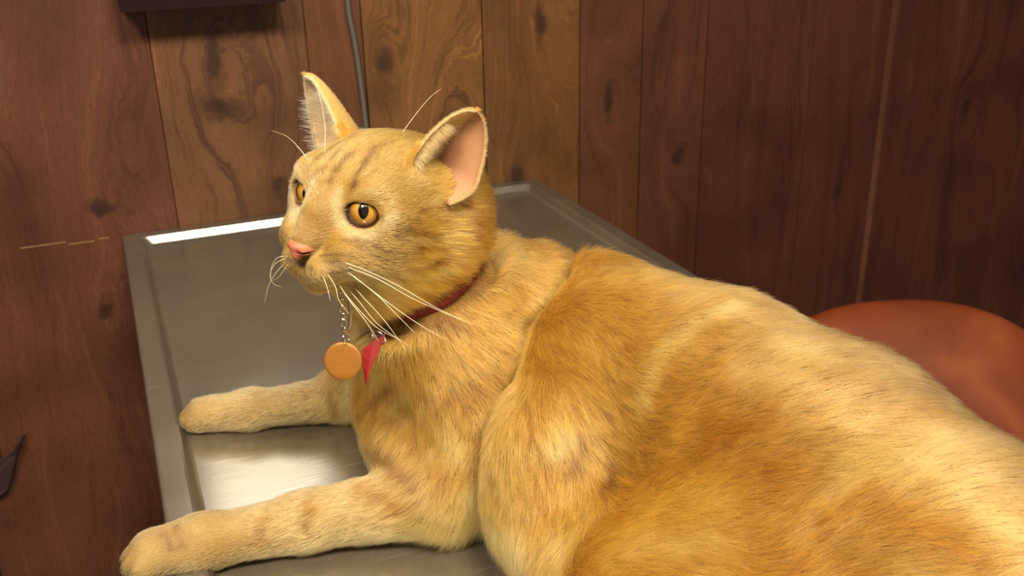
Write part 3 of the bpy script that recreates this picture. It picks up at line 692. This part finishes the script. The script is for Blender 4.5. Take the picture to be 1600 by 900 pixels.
T1 = T0*np.cos(ang)[:, None]+Bt*np.sin(ang)[:, None]
lift = .30+.10*vnoise(P0, 260, 13)+rng.normal(0, .09, NH)+.22*belly*rng.random(NH); lift = np.clip(lift, .06, .9)
NP = 5; pts = np.empty((NH, NP, 3)); pts[:, 0] = P0-N0*.0006; cur = P0.copy()
for i in range(1, NP):
    tt = i/(NP-1); lf = lift*(1.25-.75*tt)
    a2 = .12*np.sin(tt*3)*vnoise(P0, 800, 21)
    d = T1*np.cos(lf)[:, None]+N0*np.sin(lf)[:, None]+Bt*a2[:, None]; d[:, 2] -= .10*tt*(1+belly)
    cur = cur+d*(L0/(NP-1))[:, None]; cur[:, 2] = np.maximum(cur[:, 2], ZF+.0004); pts[:, i] = cur
mid = pts[:, 3]-P0; mid = P0+mid-N0*((mid*N0).sum(1)-.001)[:, None]
HCOL = coat(mid)*(1+rng.normal(0, .14, NH)+.16*vnoise(P0, 500, 31)+.10*vnoise(P0, 1100, 32)+.13*(1-.6*inh)*vnoise(P0*[.25, .45, 1], 380, 33))[:, None]
blk = rng.random(NH) < .04; HCOL[blk] *= .65
lite = rng.random(NH) < .06; HCOL[lite] = HCOL[lite]*.5+np.array(WHT)*.5
HCOL = np.clip(HCOL, .01, .95)
def hair(name, pts, rads, cols, mat, parent):
    n, k = pts.shape[:2]; hc_ = bpy.data.hair_curves.new(name); hc_.add_curves([k]*n)
    hc_.attributes['position'].data.foreach_set('vector', (pts-np.array(parent.location)).astype(np.float32).ravel())
    ra = hc_.attributes.get('radius') or hc_.attributes.new('radius', 'FLOAT', 'POINT'); ra.data.foreach_set('value', rads.astype(np.float32).ravel())
    ca_ = hc_.attributes.new('coat', 'FLOAT_COLOR', 'CURVE'); ca_.data.foreach_set('color', np.hstack([cols, np.ones((n, 1))]).astype(np.float32).ravel())
    o = link(name, hc_, mat, parent); tag(o, kind='stuff'); return o
fm = NT('cat_fur'); co = fm.n('ShaderNodeAttribute', attribute_name='coat').outputs['Color']
hi_ = fm.n('ShaderNodeHairInfo').outputs['Intercept']
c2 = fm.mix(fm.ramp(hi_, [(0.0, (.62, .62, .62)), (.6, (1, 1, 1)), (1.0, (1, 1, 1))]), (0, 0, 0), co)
HAIR_BSDF = True
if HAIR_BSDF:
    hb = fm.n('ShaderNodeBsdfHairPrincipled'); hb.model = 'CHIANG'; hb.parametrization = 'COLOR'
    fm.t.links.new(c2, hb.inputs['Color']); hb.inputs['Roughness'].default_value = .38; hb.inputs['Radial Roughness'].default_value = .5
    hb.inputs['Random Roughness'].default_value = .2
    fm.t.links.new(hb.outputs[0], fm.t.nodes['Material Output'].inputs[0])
else: fm.set(Base_Color=c2, Roughness=.5)
# ears: short velvet outside, a fringe on the rims, long pale tufts from the inner front edge
ep, ec, er = [pts], [HCOL], [np.where(np.maximum(face, paw) > .5, .000075, .000105)]
for s in (1, -1):
    o_, n_, V_ = ears[s]; nu_, nv_ = 29, 22; G = V_[:n_].reshape(nv_, nu_, 3); Gi = V_[n_:].reshape(nv_, nu_, 3)
    def samp(G, vv, uu):
        j = np.clip(vv*(nv_-1), 0, nv_-1.001); i = np.clip((uu+1)/2*(nu_-1), 0, nu_-1.001); j0, i0 = j.astype(int), i.astype(int); a, b = (j-j0)[:, None], (i-i0)[:, None]
        return (G[j0, i0]*(1-b)+G[j0, i0+1]*b)*(1-a)+(G[j0+1, i0]*(1-b)+G[j0+1, i0+1]*b)*a
    axw = hd(nrm(EARP[s]['axis'])); med = -s
    def grow(vv, uu, G, dirf, L, lf, colr, rad_, jit=.25, out=1, vec=None):
        P = samp(G, vv, uu); dv = nrm_rows(samp(G, np.minimum(vv+.03, 1), uu)-samp(G, np.maximum(vv-.03, 0), uu)); du = nrm_rows(samp(G, vv, np.minimum(uu+.04, 1))-samp(G, vv, np.maximum(uu-.04, -1)))
        cen = samp(G, vv, np.zeros(len(vv))); nn = nrm_rows(np.cross(du, dv)); sg = np.sign((nn*(hd(EARP[s]['open_']))).sum(1))[:, None]; nn = nn*np.where(sg == 0, 1, sg)*(-out)
        if vec is not None: dv = dv*0+vec; du = du*0; nn = nn*0; dirf = (1, 0, 0)
        d0 = nrm_rows(dv*dirf[0]+du*dirf[1]+nn*dirf[2]+rng.normal(0, jit, P.shape)); cur = P.copy(); q = np.empty((len(P), NP, 3)); q[:, 0] = P
        for i in range(1, NP): cur = cur+nrm_rows(d0+nn*lf*i/NP*.3+dv*.05*i)*(L/(NP-1))[:, None]; q[:, i] = cur
        c = np.array(colr)*(1+rng.normal(0, .15, len(P)))[:, None]
        ep.append(q); ec.append(np.clip(c, .01, .95)); er.append(np.full(len(P), rad_))
    def nrm_rows(v): return v/(np.linalg.norm(v, axis=1)[:, None]+1e-12)
    n = 9000; vv, uu = rng.random(n)**.9, rng.uniform(-1, 1, n)
    grow(vv, uu, G, (1, 0, .28), rng.uniform(.003, .0048, n), .2, (.50, .25, .055), .00009, .15)
    n = 2600; vv = rng.random(n)
    for e in (-1, 1): grow(vv, e*np.full(n, .985), G, (.8, e*.9, .0), rng.uniform(.0015, .0030, n), 0, (.84, .64, .32), .00008, .3)
    a_h = nrm(EARP[s]['axis']); o_h = nrm(np.array(EARP[s]['open_'])-a_h*np.dot(a_h, EARP[s]['open_'])); s_h = np.cross(a_h, o_h)
    n = 1500; vv = rng.uniform(.06, .74, n); uu = med*rng.uniform(.55, 1.0, n)
    grow(vv, uu, Gi, (0, 0, 0), rng.uniform(.006, .0125, n)*(1-.4*vv), 0, (.66, .45, .19), .00010, .22, vec=hd(nrm(-med*s_h*1.0+o_h*.45-a_h*.35)))
    n = 700; vv = rng.uniform(.06, .74, n); uu = med*rng.uniform(.45, 1.0, n)
    grow(vv, uu, Gi, (0, 0, 0), rng.uniform(.004, .009, n), 0, (.36, .17, .05), .00010, .25, vec=hd(nrm(-med*s_h*1.0+o_h*.40-a_h*.25)))
    n = 3000; vv = rng.uniform(.0, .42, n); uu = med*rng.uniform(.80, 1.0, n)
    grow(vv, uu, G, (.45, med*.8, .5), rng.uniform(.003, .006, n), .1, (.50, .29, .085), .00010, .25)
    n = 5200; vv = rng.uniform(.0, .92, n); uu = med*rng.uniform(.12, 1.0, n)**.8
    grow(vv, uu, Gi, (.55, -med*.8, -.30), rng.uniform(.0025, .0045, n), -.1, (.58, .33, .10), .00009, .22, out=1)
    if s == -1:  # pale hair of the far ear, brightened further for light showing through
        n = 6000; vv = rng.uniform(.0, .96, n); uu = rng.uniform(-1, 1, n)
        grow(vv, uu, Gi, (.9, .1, -.30), rng.uniform(.003, .006, n), -.1, (.90, .76, .48), .00009, .25, out=1)
        n = 2200; vv = rng.uniform(.0, .75, n); uu = rng.uniform(-1, 1, n)
        grow(vv, uu, Gi, (0, 0, 0), rng.uniform(.006, .012, n), 0, (.92, .80, .52), .00009, .20, vec=hd(nrm(o_h*.9+a_h*.75)))
    n = 1200; vv = rng.uniform(.0, .25, n); uu = rng.uniform(-1, 1, n)
    grow(vv, uu, G, (.2, 0, .8), rng.uniform(.004, .008, n), .1, (.55, .30, .08), .00010, .3)
pts = np.vstack(ep); HCOL = np.vstack(ec); RR = np.concatenate(er)
tp = np.linspace(0, 1, NP)
RD = np.outer(RR, 1-.75*tp**1.5)
hair('fur', pts, RD, HCOL, fm.m, cat)
S.render.hair_type = 'STRAND' if hasattr(S.render, 'hair_type') else None

# ------------------------------------------------------------------ whiskers
def whisker(pl, r=.00016, lift_=.0, tip=-.02, D0=None):
    h0 = hit(*pl[0]); D = D0 if h0 is None else float((h0-CAMP)@fv)
    n = len(pl); P = [atd(px, py, D+(tip*(i/(n-1)))-(.0003 if i == 0 else 0)) for i, (px, py) in enumerate(pl)]
    if h0 is not None: P[0] = h0-(nrm(P[1]-h0))*.002
    P = catmull(P, 8); V, Fs = tube_np(P, r*(1-.8*np.linspace(0, 1, len(P))**1.3)+.00002, 6)
    return keep(mesh_np('whisker', V, Fs, M_whisk), cat)
M_whisk = simple('whisker_white', (.90, .82, .62), .35)
noseD = float((hw((.050, 0, -.015))-CAMP)@fv)
for pl in ([(541,411),(575,424),(625,448),(680,480),(722,499)], [(545,418),(590,436),(640,464),(690,487),(738,507)], [(543,425),(575,449),(620,483),(660,510),(697,531)],
           [(544,437),(566,463),(600,500),(636,549)], [(536,442),(560,470),(592,508),(640,541)], [(530,445),(552,474),(588,511),(622,530)], [(528,441),(545,468),(570,500),(592,534)],
           [(551,430),(590,462),(620,492),(648,520)], [(513,430),(524,448),(530,470),(545,490)], [(505,432),(512,452),(516,470)]):
    whisker(pl)
for pl in ([(446,404),(430,412),(422,430),(428,444),(440,448)], [(447,410),(433,424),(420,446),(413,474)], [(446,401),(433,403),(424,418),(423,436)], [(449,414),(436,432),(424,440)]):
    whisker(pl, .00012, tip=.012, D0=noseD)
for pl in ([(482,252),(468,232),(448,213),(424,204)], [(484,256),(473,238),(462,228)], [(507,240),(508,205),(502,160),(488,118)], [(628,208),(650,178),(672,152),(690,138)]):
    whisker(pl, .00010, tip=.01, D0=noseD+.03)

# ------------------------------------------------------------------ collar with its chain, ring and round tag
M_red_shaded = simple('red_nylon_shaded', (.15, .006, .008), .7)  # collar red darkened for the shadow under the ruff
coll = empty('cat_collar', tuple(w(.20, .60, .12)))
tag(coll, 'red cat collar with a metal chain and a round copper brown tag, under the chin', 'collar')
M_red_lit = simple('red_nylon_lit', (.20, .006, .008), .55)  # same nylon, kept brighter for the lit loose end
M_tag = NT('copper_brown_tag'); tb = M_tag.n('ShaderNodeTexCoord').outputs['Object']
tv = M_tag.n('ShaderNodeMapping', {'Vector': tb, 'Scale': (60, 60, 1500)}).outputs[0]
tnz = M_tag.n('ShaderNodeTexNoise', {'Vector': tv, 'Scale': 1.0}).outputs[0]
M_tag.set(Base_Color=M_tag.mix(tnz, (.20, .082, .009), (.28, .118, .014)), Roughness=.45, Metallic=.2)
COLC, COLN = COLLAR
uu = nrm(np.cross(COLN, (0, 0, 1))); vv = np.cross(COLN, uu)
ringp = []
for k in range(72):
    a = 2*math.pi*k/72; d = uu*math.cos(a)+vv*math.sin(a); h = bvh.ray_cast(Vector(COLC), Vector(d)); r = (Vector(COLC)-h[0]).length if h[0] else .04
    ringp.append(min(r, .060))
ringp = np.array(ringp)
for _ in range(3): ringp = (np.roll(ringp, 1)+ringp+np.roll(ringp, -1))/3
V = []; Fs = []
prof = [(-.0050, .0012), (-.0046, .0026), (0, .0030), (.0046, .0026), (.0050, .0012), (0, .0008)]
for k in range(72):
    a = 2*math.pi*k/72; d = uu*math.cos(a)+vv*math.sin(a)
    for (h_, r_) in prof: V.append(COLC+d*(ringp[k]+r_)+COLN*h_)
m_ = len(prof)
for k in range(72):
    for j in range(m_): Fs.append([k*m_+j, k*m_+(j+1) % m_, ((k+1) % 72)*m_+(j+1) % m_, ((k+1) % 72)*m_+j])
keep(mesh_np('strap', V, Fs, M_red_shaded), coll)
DT = TAGD
# chain links, hanging almost straight down from the strap under the chin
cl = [atd(534, 462, DT+.004), atd(532, 472, DT+.002), atd(535, 483, DT), atd(536, 494, DT), atd(537, 505, DT), atd(538, 516, DT)]
for i, c in enumerate(cl):
    V, Fs = torus_np(c, (1, .2, 0) if i % 2 else (.3, 1, 0), .0026, .00055, n=20, m=6, sx=.7); keep(mesh_np('chain_link', V, Fs, M_chrome), coll)
V, Fs = torus_np(atd(541, 528, DT-.001), (.75, -.5, .2), .0040, .0007, n=28, m=8); keep(mesh_np('split_ring', V, Fs, M_chrome), coll)
V, Fs = torus_np(atd(592, 527, DT-.006), (.8, .5, .3), .0052, .0007, n=28, m=8); keep(mesh_np('buckle_ring', V, Fs, M_chrome), coll)
V, Fs = tube_np(catmull([atd(545, 466, DT), atd(547, 490, DT), atd(546, 512, DT)], 6), .0009, 8); keep(mesh_np('clasp', V, Fs, M_chrome), coll)
# tag: a disc with a softened rim, hanging a little forward of the chest
tc = atd(536, 564, DT-.001); ax = nrm(nrm(CAMP-tc)+np.array([-.25, 0, -.1])); a1 = nrm(np.cross(ax, (0, 0, 1))); a2 = np.cross(ax, a1)
V = []; Fs = []; pr = [(0, .0007), (.80, .0007), (.95, .0006), (1, .0002), (1, -.0002), (.95, -.0006), (0, -.0007)]
R_ = 30.2/F_*float((tc-CAMP)@fv)
for (f, hgt) in pr:
    for k in range(48): V.append(tc+R_*f*(a1*math.cos(k*math.pi/24)+a2*math.sin(k*math.pi/24))+ax*hgt)
for i in range(len(pr)-1):
    for k in range(48): Fs.append([i*48+k, i*48+(k+1) % 48, (i+1)*48+(k+1) % 48, (i+1)*48+k])
keep(mesh_np('tag', V, Fs, M_tag.m), coll)
# loose strap end, cut to a point, hanging beside the tag
fr = [((566, 545), (603, 520)), ((565, 556), (596, 540)), ((567, 572), (588, 558)), ((569, 588), (579, 576)), ((571, 602), (573, 600))]
V = []
for i, (l, r) in enumerate(fr):
    for dd in (0, .0012): V += [atd(*l, DT-.001+dd), atd((l[0]+r[0])/2, (l[1]+r[1])/2, DT-.004+dd), atd(*r, DT-.0035+dd)]
Fs = []
for i in range(len(fr)-1):
    a, b = i*6, (i+1)*6
    for j in range(2): Fs += [[a+j, a+j+1, b+j+1, b+j], [a+3+j, b+3+j, b+4+j, a+4+j]]
    Fs += [[a, b, b+3, a+3], [a+2, a+5, b+5, b+2]]
Fs += [[0, 3, 4, 1], [1, 4, 5, 2], [24, 25, 28, 27], [25, 26, 29, 28]]
keep(mesh_np('strap_end', V, Fs, M_red_lit, smooth=False), coll)

# ------------------------------------------------------------------ dark cloth hanging at the left edge of the view
ol = [(-60, 560), (-20, 640), (0, 718), (12, 713), (22, 702), (29, 684), (39, 676), (34, 690), (27, 712), (23, 742), (13, 766), (-4, 778), (-60, 800)]
bm = bmesh.new(); fr_ = [bm.verts.new(onw(px, py, YW-.012-.004*math.sin(i*1.9))) for i, (px, py) in enumerate(ol)]; bk = [bm.verts.new(Vector(onw(px, py, YW-.001))) for px, py in ol]
bm.faces.new(fr_); bm.faces.new(bk[::-1])
for i in range(len(ol)): j = (i+1) % len(ol); bm.faces.new([fr_[i], fr_[j], bk[j], bk[i]])
tag(obj_bm('hanging_cloth', bm, simple('dark_cloth', (.022, .009, .012), .8), bevel=.002), 'dark cloth with a pointed fold hanging on the paneling, left edge of the view', 'cloth')
